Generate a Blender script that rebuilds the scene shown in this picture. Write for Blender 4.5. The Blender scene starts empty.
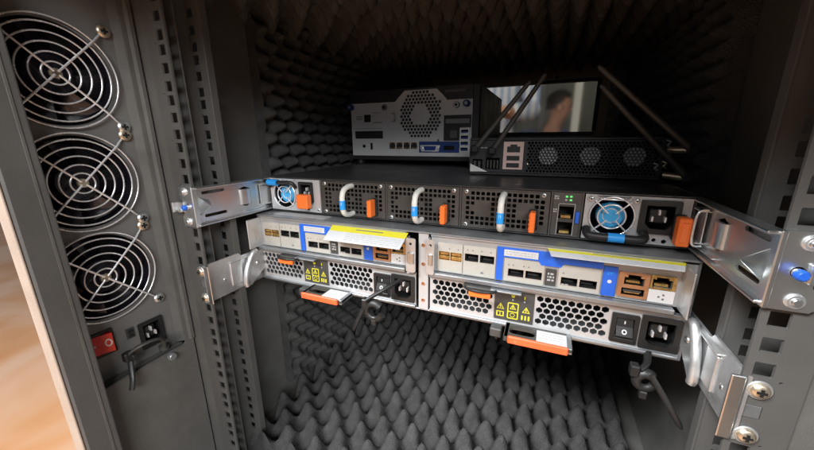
import bpy, bmesh, math, random
from math import sin, cos, pi, radians, sqrt
from mathutils import Vector, Matrix, geometry
random.seed(7)
S = bpy.context.scene
COL = S.collection
# ------------------------------------------------------------------ camera
cam = bpy.data.objects.new('camera', bpy.data.cameras.new('camera'))
COL.objects.link(cam)
cam.data.sensor_width = 36; cam.data.lens = 36*330.27/814
cam.data.clip_start = .01; cam.data.clip_end = 60
YAW, PIT, ROL = 0.40036, -0.25912, 0.00806
Rm = Matrix.Rotation(YAW, 3, 'Z') @ Matrix.Rotation(PIT, 3, 'X') @ Matrix.Rotation(ROL, 3, 'Y')
cam.matrix_world = Matrix.Translation((.10933, -.22467, -.06492)) @ (Rm @ Matrix.Rotation(pi/2, 3, 'X')).to_4x4()
S.camera = cam
# ------------------------------------------------------------------ light
w = bpy.data.worlds.new('World'); S.world = w; w.use_nodes = True
bg = w.node_tree.nodes['Background']; bg.inputs[0].default_value = (.97, .99, 1, 1); bg.inputs[1].default_value = .22
def area(name, loc, target, sx, sy, power, col):
    l = bpy.data.lights.new(name, 'AREA'); l.shape = 'RECTANGLE'; l.size = sx; l.size_y = sy; l.energy = power; l.color = col
    o = bpy.data.objects.new(name, l); COL.objects.link(o); o.location = loc
    o.rotation_euler = (Vector(target)-Vector(loc)).to_track_quat('-Z', 'Y').to_euler()
    return o
area('ceiling_luminaire', (-.85, -1.30, 1.40), (0, .1, -.2), 1.1, .5, 128, (.97, .99, 1))
area('room_luminaire', (1.35, -2.0, 1.05), (0, .1, -.2), 1.4, .7, 66, (.97, .99, 1))
area('hall_fill', (.4, 2.2, 1.5), (.1, 1.9, 0), .9, .9, 3, (1, .93, .84))  # added fill lamp, brightens the hall behind the window; no known fixture
S.view_settings.view_transform = 'Standard'; S.view_settings.look = 'None'; S.view_settings.gamma = 1
S.view_settings.use_curve_mapping = False; S.view_settings.exposure = 0.28
S.render.engine = 'CYCLES'
S.cycles.use_denoising = True
S.cycles.max_bounces = 8
S.cycles.sample_clamp_indirect = 6
# ------------------------------------------------------------------ materials
MATS = {}
def mat(name, col, rough=.5, metal=0., var=.12, vs=60., bump=0., bs=400., rv=.12, bd=.001, emit=0, trans=0, coat=0, spec=.5):
    m = bpy.data.materials.new(name); m.use_nodes = True; nt = m.node_tree; N = nt.nodes; L = nt.links
    b = N['Principled BSDF']
    b.inputs['Metallic'].default_value = metal; b.inputs['Roughness'].default_value = rough
    b.inputs['Specular IOR Level'].default_value = spec
    b.inputs['Base Color'].default_value = (*col, 1)
    if coat: b.inputs['Coat Weight'].default_value = coat; b.inputs['Coat Roughness'].default_value = .15
    if emit:
        b.inputs['Emission Color'].default_value = (*col, 1); b.inputs['Emission Strength'].default_value = emit
    tc = N.new('ShaderNodeNewGeometry')
    if var or rv:
        n = N.new('ShaderNodeTexNoise'); n.inputs['Scale'].default_value = vs; n.inputs['Detail'].default_value = 5; n.inputs['Roughness'].default_value = .65
        L.new(tc.outputs['Position'], n.inputs['Vector'])
        r = N.new('ShaderNodeMapRange'); r.inputs[1].default_value = .3; r.inputs[2].default_value = .7
        r.inputs[3].default_value = 1-var; r.inputs[4].default_value = 1+var
        L.new(n.outputs['Fac'], r.inputs[0])
        mx = N.new('ShaderNodeVectorMath'); mx.operation = 'SCALE'; mx.inputs[0].default_value = col
        L.new(r.outputs[0], mx.inputs['Scale']); L.new(mx.outputs[0], b.inputs['Base Color'])
        r2 = N.new('ShaderNodeMapRange'); r2.inputs[1].default_value = .3; r2.inputs[2].default_value = .7
        r2.inputs[3].default_value = max(.03, rough-rv); r2.inputs[4].default_value = min(1, rough+rv)
        L.new(n.outputs['Fac'], r2.inputs[0]); L.new(r2.outputs[0], b.inputs['Roughness'])
    if bump:
        n2 = N.new('ShaderNodeTexNoise'); n2.inputs['Scale'].default_value = bs; n2.inputs['Detail'].default_value = 3
        L.new(tc.outputs['Position'], n2.inputs['Vector'])
        bp = N.new('ShaderNodeBump'); bp.inputs['Strength'].default_value = bump; bp.inputs['Distance'].default_value = bd
        L.new(n2.outputs['Fac'], bp.inputs['Height']); L.new(bp.outputs[0], b.inputs['Normal'])
    MATS[name] = m; return m
mat('powder', (.105, .102, .096), .46, 0, .13, 30, .22, 1300)
mat('powder_light', (.088, .086, .082), .46, 0, .10, 16, .12, 1500)
mat('fanplate', (.140, .137, .132), .46, 0, .10, 16, .12, 1500)
mat('warmlit', (.31, .245, .20), .5, 0, .08, 20, .2, 700)  # beige carries the warm light on the grey post's outer face
mat('foam', (.060, .0595, .058), .95, 0, .32, 45, 1.0, 700, .03, .0022, spec=.15)
mat('zinc', (.80, .83, .84), .34, 1, .03, 12, .04, 300, .025)
mat('zinc_dull', (.72, .73, .735), .42, .85, .06, 60, .1, 600, .1)
mat('steel', (.36, .375, .39), .38, .75, .10, 30, .08, 800, .08)
mat('bright', (.42, .42, .42), .38, .45, .07, 40, .05, 700, .1)
mat('psuplate', (.53, .53, .535), .34, .35, .06, 40, .04, 700, .08)
mat('chrome', (.90, .89, .90), .26, .6, .05, 80, 0, 1, .06)
mat('cream', (.44, .42, .375), .45, 0, .06, 70, 0)
mat('gold', (.66, .45, .17), .33, .9, .2, 200, 0)
mat('brass', (.72, .62, .47), .34, .9, .18, 300, 0)
mat('copper', (.50, .25, .13), .4, .5, .12, 150, 0)
mat('plastic', (.014, .014, .014), .46, 0, .15, 60, .1, 900)
mat('plastic_grey', (.055, .053, .05), .42, 0, .12, 60, .1, 900)
mat('swface', (.075, .068, .062), .42, .25, .12, 60, .1, 900)
mat('swtop', (.050, .050, .050), .36, .3, .15, 14, .12, 900, .1)
mat('void', (.004, .004, .004), .8, 0, 0, 1, 0, 1, 0)
mat('blade', (.014, .012, .018), .16, 0, .1, 60, 0, 1, .05)
mat('orange', (.85, .17, .028), .42, 0, .06, 60, 0)
mat('redorange', (.80, .115, .035), .45, 0, .06, 60, 0)
mat('blue', (.018, .12, .62), .42, 0, .08, 60, 0)
mat('lblue', (.02, .30, .78), .42, 0, .08, 60, 0)
mat('cyanfan', (.06, .42, .80), .35, 0, .15, 120, 0)
mat('darkblue', (.02, .06, .28), .4, .1, .08, 60, 0)
mat('white', (.66, .65, .64), .5, 0, .04, 60, 0)
mat('handle', (.66, .645, .60), .45, 0, .06, 90, 0)
mat('paper', (.56, .56, .57), .55, 0, .04, 90, 0)
mat('toplabel', (.36, .36, .36), .35, 0, .06, 60, 0)
mat('yellow', (.64, .57, .03), .5, 0, .05, 60, 0)
mat('print', (.16, .16, .17), .6, 0, 0, 1, 0, 1, 0)
mat('printlight', (.42, .42, .42), .6, 0, 0, 1, 0, 1, 0)
mat('red', (.55, .008, .012), .28, 0, .06, 60, 0)
mat('led', (.15, 1, .25), .5, 0, 0, 1, 0, 1, 0, emit=.3)
mat('silver', (.78, .78, .79), .36, .1, .06, 30, .05, 900, .08)
mat('case', (.030, .030, .032), .42, .1, .1, 30, .15, 900)
mat('pink', (.78, .55, .50), .45, .1, .05, 60, 0)
mat('frontpanel', (.46, .33, .19), .5, .0, .1, 20, .1, 900)
mat('skin', (.52, .27, .18), .5, 0, .12, 20, 0)
mat('hair', (.012, .010, .009), .6, 0, .2, 90, .4, 200)
mat('trousers', (.03, .032, .045), .9, 0, .15, 40, .3, 300)
mat('jacket', (.05, .09, .22), .9, 0, .15, 40, .3, 300)
mat('hallwall', (.11, .12, .105), .7, 0, .1, 2, .05, 100)
mat('pole', (.50, .50, .47), .5, 0, .05, 5)
mat('creambox', (.62, .57, .44), .5, 0, .05, 10)
def striped():
    m = mat('shirt', (.5, .6, .75), .85, 0, 0, 1, .2, 300, 0)
    nt = m.node_tree; N = nt.nodes; L = nt.links; b = N['Principled BSDF']
    g = N.new('ShaderNodeNewGeometry'); wv = N.new('ShaderNodeTexWave'); wv.bands_direction = 'X'; wv.inputs['Scale'].default_value = 9
    wv.inputs['Distortion'].default_value = 1.2; wv.inputs['Detail'].default_value = 2
    L.new(g.outputs['Position'], wv.inputs['Vector'])
    cr = N.new('ShaderNodeValToRGB'); cr.color_ramp.elements[0].color = (.26, .34, .50, 1); cr.color_ramp.elements[1].color = (.60, .61, .64, 1)
    cr.color_ramp.elements[0].position = .25; cr.color_ramp.elements[1].position = .6
    L.new(wv.outputs['Fac'], cr.inputs[0]); L.new(cr.outputs[0], b.inputs['Base Color'])
striped()
def floor_mat():
    m = mat('floorstone', (.5, .3, .15), .35, 0, 0, 1, 0, 1, 0)
    nt = m.node_tree; N = nt.nodes; L = nt.links; b = N['Principled BSDF']
    g = N.new('ShaderNodeNewGeometry'); n = N.new('ShaderNodeTexNoise'); n.inputs['Scale'].default_value = 1.6; n.inputs['Detail'].default_value = 3; n.inputs['Distortion'].default_value = .3
    L.new(g.outputs['Position'], n.inputs['Vector'])
    cr = N.new('ShaderNodeValToRGB'); e = cr.color_ramp.elements
    e[0].color = (.46, .19, .075, 1); e[0].position = .36; e[1].color = (.58, .36, .24, 1); e[1].position = .62
    k = e.new(.5); k.color = (.53, .27, .13, 1)
    L.new(n.outputs['Fac'], cr.inputs[0]); L.new(cr.outputs[0], b.inputs['Base Color'])
floor_mat()
def glass_mat():
    m = bpy.data.materials.new('glass'); m.use_nodes = True; N = m.node_tree.nodes; b = N['Principled BSDF']
    b.inputs['Base Color'].default_value = (.33, .31, .27, 1); b.inputs['Transmission Weight'].default_value = 1
    b.inputs['Roughness'].default_value = .085; b.inputs['IOR'].default_value = 1.45
    MATS['glass'] = m
glass_mat()
# ------------------------------------------------------------------ mesh builder (local a = right, b = up, d = outward; millimetres)
def FY(y): return lambda a, b, d: (a, y-d, b)          # a face looking towards -Y
def FXP(x): return lambda a, b, d: (x+d, a, b)         # a face looking towards +X
def FXN(x): return lambda a, b, d: (x-d, -a, b)        # a face looking towards -X
def FZ(z): return lambda a, b, d: (a, b, z+d)          # a face looking up
WLOC = {}
class MB:
    def __init__(s, frame=None): s.f = frame or FY(0); s.v = []; s.F = []; s.M = []; s.sm = []; s.mats = []
    def mi(s, m):
        if m not in s.mats: s.mats.append(m)
        return s.mats.index(m)
    def add(s, vs, fs, m, smooth=False):
        k = len(s.v); s.v += [s.f(*p) for p in vs]; i = s.mi(m)
        for f in fs: s.F.append([k+j for j in f]); s.M.append(i); s.sm.append(smooth)
    def box(s, a0, a1, b0, b1, d0, d1, m, c=.35):
        a0, a1 = min(a0, a1), max(a0, a1); b0, b1 = min(b0, b1), max(b0, b1); d0, d1 = min(d0, d1), max(d0, d1)
        c = min(c, (a1-a0)*.45, (b1-b0)*.45, (d1-d0)*.45)
        if c <= 0.01:
            vs = [(a, b, d) for a in (a0, a1) for b in (b0, b1) for d in (d0, d1)]
            s.add(vs, [(0,1,3,2),(4,6,7,5),(0,4,5,1),(2,3,7,6),(0,2,6,4),(1,5,7,3)], m); return s
        P = {}; vs = []
        A = (a0, a1); B = (b0, b1); D = (d0, d1)
        for i in (0,1):
            for j in (0,1):
                for k in (0,1):
                    for ax in range(3):
                        p = [A[i], B[j], D[k]]; q = (i, j, k)
                        for t in range(3):
                            if t != ax: p[t] += c if q[t] == 0 else -c
                        P[(i,j,k,ax)] = len(vs); vs.append(tuple(p))
        fs = []
        for ax in range(3):
            o1, o2 = [t for t in range(3) if t != ax]
            for sd in (0,1):
                f = []
                for (u, v) in ((0,0),(1,0),(1,1),(0,1)):
                    q = [0,0,0]; q[ax] = sd; q[o1] = u; q[o2] = v; f.append(P[(*q, ax)])
                fs.append(f)
            for u in (0,1):
                for v in (0,1):
                    q0 = [0,0,0]; q0[o1] = u; q0[o2] = v; q1 = q0[:]; q1[ax] = 1
                    fs.append([P[(*q0,o1)], P[(*q1,o1)], P[(*q1,o2)], P[(*q0,o2)]])
        for i in (0,1):
            for j in (0,1):
                for k in (0,1): fs.append([P[(i,j,k,0)], P[(i,j,k,1)], P[(i,j,k,2)]])
        s.add(vs, fs, m); return s
    def tube(s, pts, r, m, n=8, closed=False, caps=True, flat=1.0):
        P = [Vector(p) for p in pts]; N = len(P); R = r if isinstance(r, (list, tuple)) else [r]*N
        vs = []; up = None
        for i in range(N):
            t = (P[(i+1) % N]-P[i-1]) if closed else (P[min(i+1,N-1)]-P[max(i-1,0)])
            t.normalize()
            if up is None:
                up = t.orthogonal().normalized()
            else:
                up = (up-t*up.dot(t)).normalized()
            sd = t.cross(up)
            for k in range(n):
                a = 2*pi*k/n; vs.append(tuple(P[i]+(up*cos(a)+sd*sin(a)*flat)*R[i]))
        fs = []
        for i in range(N if closed else N-1):
            j = (i+1) % N
            for k in range(n): fs.append((i*n+k, i*n+(k+1) % n, j*n+(k+1) % n, j*n+k))
        s.add(vs, fs, m, True)
        if caps and not closed: s.add([vs[k] for k in range(n)], [tuple(range(n))], m); s.add([vs[(N-1)*n+k] for k in range(n)], [tuple(range(n))], m)
        return s
    def cyl(s, p0, p1, r, m, n=20, r2=None, c=0):
        p0 = Vector(p0); p1 = Vector(p1); r2 = r if r2 is None else r2
        if c:
            t = (p1-p0).normalized(); return s.tube([p0, p1-t*c, p1], [r, r2, r2-c], m, n)
        return s.tube([p0, p1], [r, r2], m, n)
    def ring(s, ca, cb, d, R, r, m, n=40, k=6):
        return s.tube([(ca+R*cos(2*pi*i/n), cb+R*sin(2*pi*i/n), d) for i in range(n)], r, m, k, True)
    def disc(s, ca, cb, d, R, m, n=28):
        s.add([(ca+R*cos(2*pi*i/n), cb+R*sin(2*pi*i/n), d) for i in range(n)], [tuple(range(n))], m); return s
    def dome(s, ca, cb, d, R, h, m, n=20):
        prof = [(R, 0), (R*.92, h*.45), (R*.65, h*.85), (R*.3, h)]
        vs = []; fs = []
        for (rr, hh) in prof: vs += [(ca+rr*cos(2*pi*i/n), cb+rr*sin(2*pi*i/n), d+hh) for i in range(n)]
        for q in range(3):
            for i in range(n): fs.append((q*n+i, q*n+(i+1) % n, (q+1)*n+(i+1) % n, (q+1)*n+i))
        fs.append(tuple(range(3*n, 4*n))); s.add(vs, fs, m, True); return s
    def plate(s, outer, holes, d, t, m):
        V = [Vector(p) for p in outer]; faces = [list(range(len(V)))]
        for h in holes:
            k = len(V); V += [Vector(p) for p in h]; faces.append(list(range(k, len(V))))
        ov, oe, of, ovo, oeo, ofo = geometry.delaunay_2d_cdt(V, [], faces, 1, 1e-5)
        keep = [f for f, o in zip(of, ofo) if 0 in o and len(o) == 1]
        nv = len(ov); vs = [(p.x, p.y, d) for p in ov]+[(p.x, p.y, d-t) for p in ov]
        fs = []; ed = {}
        for f in keep:
            fs.append(tuple(f)); fs.append(tuple(nv+i for i in reversed(f)))
            for i in range(len(f)):
                e = (f[i], f[(i+1) % len(f)])
                if (e[1], e[0]) in ed: del ed[(e[1], e[0])]
                else: ed[e] = 1
        for (i, j) in ed: fs.append((j, i, nv+i, nv+j))
        s.add(vs, fs, m); return s
    def cavity(s, a0, a1, b0, b1, d, dep, m):
        vs = [(a0,b0,d),(a1,b0,d),(a1,b1,d),(a0,b1,d),(a0,b0,d-dep),(a1,b0,d-dep),(a1,b1,d-dep),(a0,b1,d-dep)]
        s.add(vs, [(0,1,5,4),(1,2,6,5),(2,3,7,6),(3,0,4,7),(4,5,6,7)], m); return s
    def build(s, name, parent=None, label=None, recalc=True):
        xs = [p[0] for p in s.v]; ys = [p[1] for p in s.v]; zs = [p[2] for p in s.v]
        c = Vector(((min(xs)+max(xs))/2, (min(ys)+max(ys))/2, min(zs)))
        me = bpy.data.meshes.new(name); me.from_pydata([((Vector(p)-c)*.001)[:] for p in s.v], [], s.F)
        for m in s.mats: me.materials.append(MATS[m])
        me.polygons.foreach_set('material_index', s.M); me.polygons.foreach_set('use_smooth', s.sm)
        if recalc:
            bm = bmesh.new(); bm.from_mesh(me); bmesh.ops.recalc_face_normals(bm, faces=bm.faces); bm.to_mesh(me); bm.free()
        me.update()
        o = bpy.data.objects.new(name, me); COL.objects.link(o)
        return place(o, c*.001, parent, label)
def place(o, wl, parent, label=None):
    WLOC[o.name] = Vector(wl); o.location = Vector(wl)-(WLOC[parent.name] if parent else Vector((0,0,0)))
    if parent: o.parent = parent
    if label: o['label'] = label
    return o
def thing(name, loc_mm, label, cat, group=None):
    o = bpy.data.objects.new(name, None); COL.objects.link(o); o.empty_display_size = .02
    place(o, Vector(loc_mm)*.001, None); return tag(o, label, cat, group)
def sub(name, loc_mm, parent, label=None):               # an Empty that gathers the pieces of one part
    o = bpy.data.objects.new(name, None); COL.objects.link(o); o.empty_display_size = .01
    return place(o, Vector(loc_mm)*.001, parent, label)
def tag(o, label, cat, group=None):
    o['label'] = label; o['category'] = cat
    if group: o['group'] = group
    return o
def copy_tree(o, shift_mm, parent=None):
    c = o.copy(); COL.objects.link(c); wl = WLOC[o.name]+Vector(shift_mm)*.001
    place(c, wl, parent)
    for ch in o.children: copy_tree(ch, shift_mm, c)
    return c
def rect(a0, a1, b0, b1): return [(a0,b0),(a1,b0),(a1,b1),(a0,b1)]
def rrect(a0, a1, b0, b1, r, n=4):
    P = []
    for (ca, cb, s0) in ((a1-r,b0+r,-90),(a1-r,b1-r,0),(a0+r,b1-r,90),(a0+r,b0+r,180)):
        for i in range(n+1):
            t = radians(s0+90*i/n); P.append((ca+r*cos(t), cb+r*sin(t)))
    return P
def circ(ca, cb, r, n=32): return [(ca+r*cos(2*pi*i/n), cb+r*sin(2*pi*i/n)) for i in range(n)]
def hexa(ca, cb, r): return [(ca+r*cos(pi/6+pi/3*i), cb+r*sin(pi/6+pi/3*i)) for i in range(6)]
def hexgrid(a0, a1, b0, b1, p, r, test=None):
    H = []; q = p*.8660; rows = int((b1-b0-2*r)/q)+1; off = ((b1-b0)-(rows-1)*q)/2
    for j in range(rows):
        b = b0+off+j*q; a = a0+r+(p/2 if j % 2 else 0)
        while a <= a1-r*.87:
            if test is None or test(a, b): H.append(hexa(a, b, r))
            a += p
    return H
def spline(pts, n=6):
    P = [Vector(p) for p in pts]; out = []
    for i in range(len(P)-1):
        p0 = P[max(i-1,0)]; p1 = P[i]; p2 = P[i+1]; p3 = P[min(i+2,len(P)-1)]
        for k in range(n):
            t = k/n; out.append(tuple(.5*((2*p1)+(p2-p0)*t+(2*p0-5*p1+4*p2-p3)*t*t+(3*p1-p0-3*p2+p3)*t**3)))
    out.append(tuple(P[-1])); return out
def screw_head(mb, a, b, d, R, m, h=1.6):
    mb.dome(a, b, d, R, h, m)
    g = R*.5
    mb.box(a-g, a+g, b-R*.17, b+R*.17, d+h*.85, d+h*1.04, 'void', 0); mb.box(a-R*.17, a+R*.17, b-g, b+g, d+h*.85, d+h*1.05, 'void', 0)
def printlines(mb, a0, a1, b0, b1, d, m='print', rows=2, seed=0, gap=.45):
    rnd = random.Random(seed); h = (b1-b0)/rows
    for r in range(rows):
        a = a0
        while a < a1-.8:
            L = rnd.uniform(.8, 3.2); e = min(a+L, a1); bb = b0+r*h
            mb.box(a, e, bb+h*(gap/2), bb+h*(1-gap/2), d, d+.06, m, 0); a = e+rnd.uniform(.4, 1.0)
# ------------------------------------------------------------------ setting
def structure(o): o['kind'] = 'structure'; return o
FL = -1100
mb = MB(FZ(FL)); mb.add([(-9000,-9000,0),(9000,-9000,0),(9000,9000,0),(-9000,9000,0)], [(0,1,2,3)], 'floorstone'); structure(mb.build('floor'))
mb = MB(FY(3600)); mb.box(-4000, 4000, FL, 1500, -100, 0, 'hallwall', 0); structure(mb.build('wall'))

# ------------------------------------------------------------------ cabinet
WX = 272
cab = thing('rack_cabinet', (0, 300, FL), 'dark grey soundproof rack cabinet lined with black egg-crate foam, seen from its open rear', 'cabinet')
P = lambda mb, n, l=None: mb.build(n, cab, l)
mb = MB(FY(0)); mb.box(-312, 312, FL+2, -497, -805, 108, 'powder', 3); P(mb, 'base')
mb = MB(FY(0)); mb.box(-312, 312, 112, 140, -805, 198, 'powder', 3); P(mb, 'top_panel')  # rear overhang lengthened, unseen, to shade the upper interior
for sgn in (-1, 1):
    mb = MB(FY(0)); mb.box(sgn*WX, sgn*(WX+10), -497, 112, -805, -44, 'powder', 1); P(mb, 'side_panel')
    mb = MB(FY(0)); mb.box(sgn*302, sgn*312, -497, 112, -805, 100, 'powder', 1); P(mb, 'outer_skin')
    # rear corner post with folded lip
    mb = MB(FZ(-497))
    pr = [(-250,-97.5),(-250.4,-96.6),(-262,-96.2),(-300,-96.2),(-300,-104),(-269,-119.5),(-251.2,-119.5),(-250,-118)]
    pr = [(-sgn*a, b) for a, b in pr]
    n = len(pr); H = 609
    mb.add([(a,b,0) for a,b in pr]+[(a,b,H) for a,b in pr], [tuple(range(n)), tuple(range(n,2*n))]+[(i,(i+1)%n,n+(i+1)%n,n+i) for i in range(n)], 'powder_light')
    # bead and groove on the lip
    x = -250*-sgn
    mb.box(x-.7, x+.7, -103.5, -101.5, 0, H, 'powder', .2)
    P(mb, 'corner_post')
    mb = MB(FZ(-497)); xx = sorted([-sgn*-252, -sgn*-268.5]); mb.box(xx[0], xx[1], -121.2, -119.7, 0, H, 'warmlit', .5); P(mb, 'post_warmlit_face')  # thin strip with warm light painted in, over the post's outer face
def flange(x0, x1, y, hx, sgn, name, small=True):
    holes = []
    for k in range(-1, 11):
        for o in (15.875, 0, -15.875):
            z = -k*44.45+o
            if -488 < z < 92: holes.append(rrect(sgn*hx-4.6, sgn*hx+4.6, z-4.6, z+4.6, .6, 2))
        if small: holes.append(circ(sgn*(hx+8.5), -k*44.45+22.2, .9, 8))
    mb = MB(FY(y)); a, b = sorted((sgn*x0, sgn*x1)); mb.plate(rect(a, b, -496, 100), holes, 0, 2, 'powder_light')
    return mb
for sgn in (-1, 1):
    r = sub('mounting_rail', (sgn*240, 0, -497), cab)
    mb = flange(224.3, 252, 0, 232.5, sgn, 'x'); mb.build('front_flange', r)
    mb = MB(FY(0)); a, b = sorted((sgn*252, sgn*250.2)); mb.box(a, b, -496, 100, -42, -2.1, 'powder_light', 0)
    a, b = sorted((sgn*238, sgn*250)); mb.box(a, b, -496, 100, -22, -20.5, 'powder_light', .3); mb.build('web', r)
    mb = flange(230.5, 258, 42, 245, sgn, 'x', False); a, b = sorted((sgn*229.5, sgn*231)); mb.box(a, b, -496, 100, -8, .4, 'powder_light', .2); mb.build('rear_flange', r)
    a, b = sorted((sgn*259, sgn*272)); mb = MB(FY(0)); mb.box(a, b, -496, 111, -46, -44, 'powder', .2); mb.build('rail_bracket', r)
    a, b = sorted((sgn*252.3, sgn*271)); mb = MB(FY(0)); mb.box(a, b, -496, 111, -4, -1.5, 'powder', .2); mb.build('filler_strip', r)
    # rails at the far (front) end
    r = sub('mounting_rail', (sgn*240, 700, -497), cab)
    mb = flange(224.3, 252, 700, 232.5, sgn, 'x'); mb.build('front_flange', r)
    mb = MB(FY(700)); a, b = sorted((sgn*252, sgn*250.2)); mb.box(a, b, -496, 100, -30, -2.1, 'powder_light', 0); mb.build('web', r)
# liner between the rails and the corner post on the right hand side
mb = MB(FXN(266)); mb.box(-0, 97, -497, 111, -4, 0, 'powder', .5); P(mb, 'rear_liner')
# left liner below and behind the fan unit
mb = MB(FXP(-268)); mb.plate(rect(-98, -1, -497, 111), [rrect(-110+13, -10, -299, 109, 3)], 0, 2, 'powder'); P(mb, 'rear_liner')
for zz in ((-260+0, 67, 22), (-260, 60, -392)):
    mb = MB(FXP(-WX)); screw_head(mb, zz[1], zz[2], .1, 3, 'zinc'); P(mb, 'panel_screw')
# egg-crate foam
def foam(frame, a0, a1, b0, b1, pitch, base, amp, seed, step=4.6, pa=0, pb=0):
    rnd = random.Random(seed); nu = int((a1-a0)/step); nv = int((b1-b0)/step)
    k = 2*pi/pitch; ph = [rnd.uniform(0, 6) for _ in range(6)]
    vs = []; fs = []
    for j in range(nv+1):
        for i in range(nu+1):
            a = a0+(a1-a0)*i/nu; b = b0+(b1-b0)*j/nv
            wob = 1.6*sin(a*.017+ph[0])+1.3*sin(b*.021+ph[1]); wb2 = 1.4*sin(b*.019+ph[2])+1.2*sin(a*.023+ph[3])
            c = cos(k*(a-pa+wob))*cos(k*(b-pb+wb2)); h = (.5+.5*c)**1.3*(1+.10*sin(a*.071+ph[2])*sin(b*.063+ph[0])+.06*sin(a*.19+b*.13+ph[5]))
            sag = 2.2*sin(a*.009+ph[4])*sin(b*.011+ph[5])
            jit = .35*rnd.uniform(-1, 1)
            vs.append((a, b, base+amp*h+sag+jit))
    W = nu+1
    for j in range(nv):
        for i in range(nu): fs.append((j*W+i, j*W+i+1, (j+1)*W+i+1, (j+1)*W+i))
    m = MB(frame); m.add(vs, fs, 'foam', True)
    bd = [i for i in range(W)]+[j*W+nu for j in range(1, nv+1)]+[nv*W+i for i in range(nu-1, -1, -1)]+[j*W for j in range(nv-1, 0, -1)]
    bot = [(vs[i][0], vs[i][1], 0) for i in bd]; n = len(bd)
    m.add([vs[i] for i in bd]+bot, [(i, (i+1) % n, n+(i+1) % n, n+i) for i in range(n)], 'foam')
    return m
P(foam(FZ(-496.5), -247, 243, 34, 690, 47, 6, 40, 1, 4.0, -171, 124), 'floor_foam')
P(foam(FXP(-WX+.5), 138, 690, -468, 104, 35, 6, 25, 2, 3.4, 8, 3), 'side_foam')
P(foam(FXN(WX-.5), -690, -205, -236, 104, 34, 8, 21, 3, 3.4, 2, 12), 'side_foam')
fz = lambda a, b, d: (a, -b, 111.5-d)
P(foam(fz, -255, 255, -610, -15, 47, 6, 38, 4, 4.4, 10, 5), 'ceiling_foam')
# front frame with viewing window
mb = MB(FY(765)); mb.plate(rect(-WX, WX, -496, 111), [rrect(-190, 206, -54, 67, 4)], 0, 14, 'frontpanel')
mb.plate(rrect(203, 213, -52, 72, 2), [], 1.5, 1.5, 'plastic'); mb.box(60, 213, 67, 74, 0, 1.6, 'plastic', .3)
screw_head(mb, 110, 80, 0, 4, 'plastic'); mb.box(-190, 206, -62, -54, 0, 14, 'plastic_grey', .5)
mb.build('front_frame', cab)
mb = MB(FY(790)); mb.box(-200, 216, -64, 77, -4, 0, 'glass', 0); P(mb, 'window_pane')
mb = MB(FY(790)); mb.plate(rect(-300, 300, -496, 111), [rect(-200, 216, -64, 77)], 2, 10, 'powder'); P(mb, 'front_door')

# ------------------------------------------------------------------ fan unit in the left rear wall
fu = thing('fan_unit', (-281, -55, -299), 'recessed grey cooling fan panel with three wire-guarded fans and a red power switch', 'fan panel')
FX = FXP(-280)
fc = [(-62.5, -10.8), (-63.2, -102.7), (-64.5, -194.4)]
IE = (-47.5, -24.5, -287, -257); SW = (-89.5, -71, -271, -248)
holes = [circ(a, b, 42, 48) for a, b in fc]+[rect(*IE), rect(*SW)]
mb = MB(FX); mb.plate(rrect(-110, -13, -299, 108, 2), holes, 0, 1.5, 'fanplate')
mb.build('plate', fu)
mb = MB(FX)   # sloped reveal beside the plate and the ledge under it
vs = [(-13,-299,0),(-13,108,0),(-4.5,108,15),(-4.5,-296,15),(-110,-299,0),(-110,-296.5,11.8),(-13,-296.5,11.8)]
mb.add(vs, [(0,1,2,3),(4,0,6,5)], 'powder'); mb.add([(-4.5,-296,15),(-4.5,108,15),(-1,108,14.8),(-1,-296,14.8)], [(0,1,2,3)], 'powder')
mb.build('reveal', fu)
mb = MB(FX); mb.box(-110, -12, -301, -299.2, 0, 12.6, 'powder_light', .5); mb.build('ledge', fu)
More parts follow.
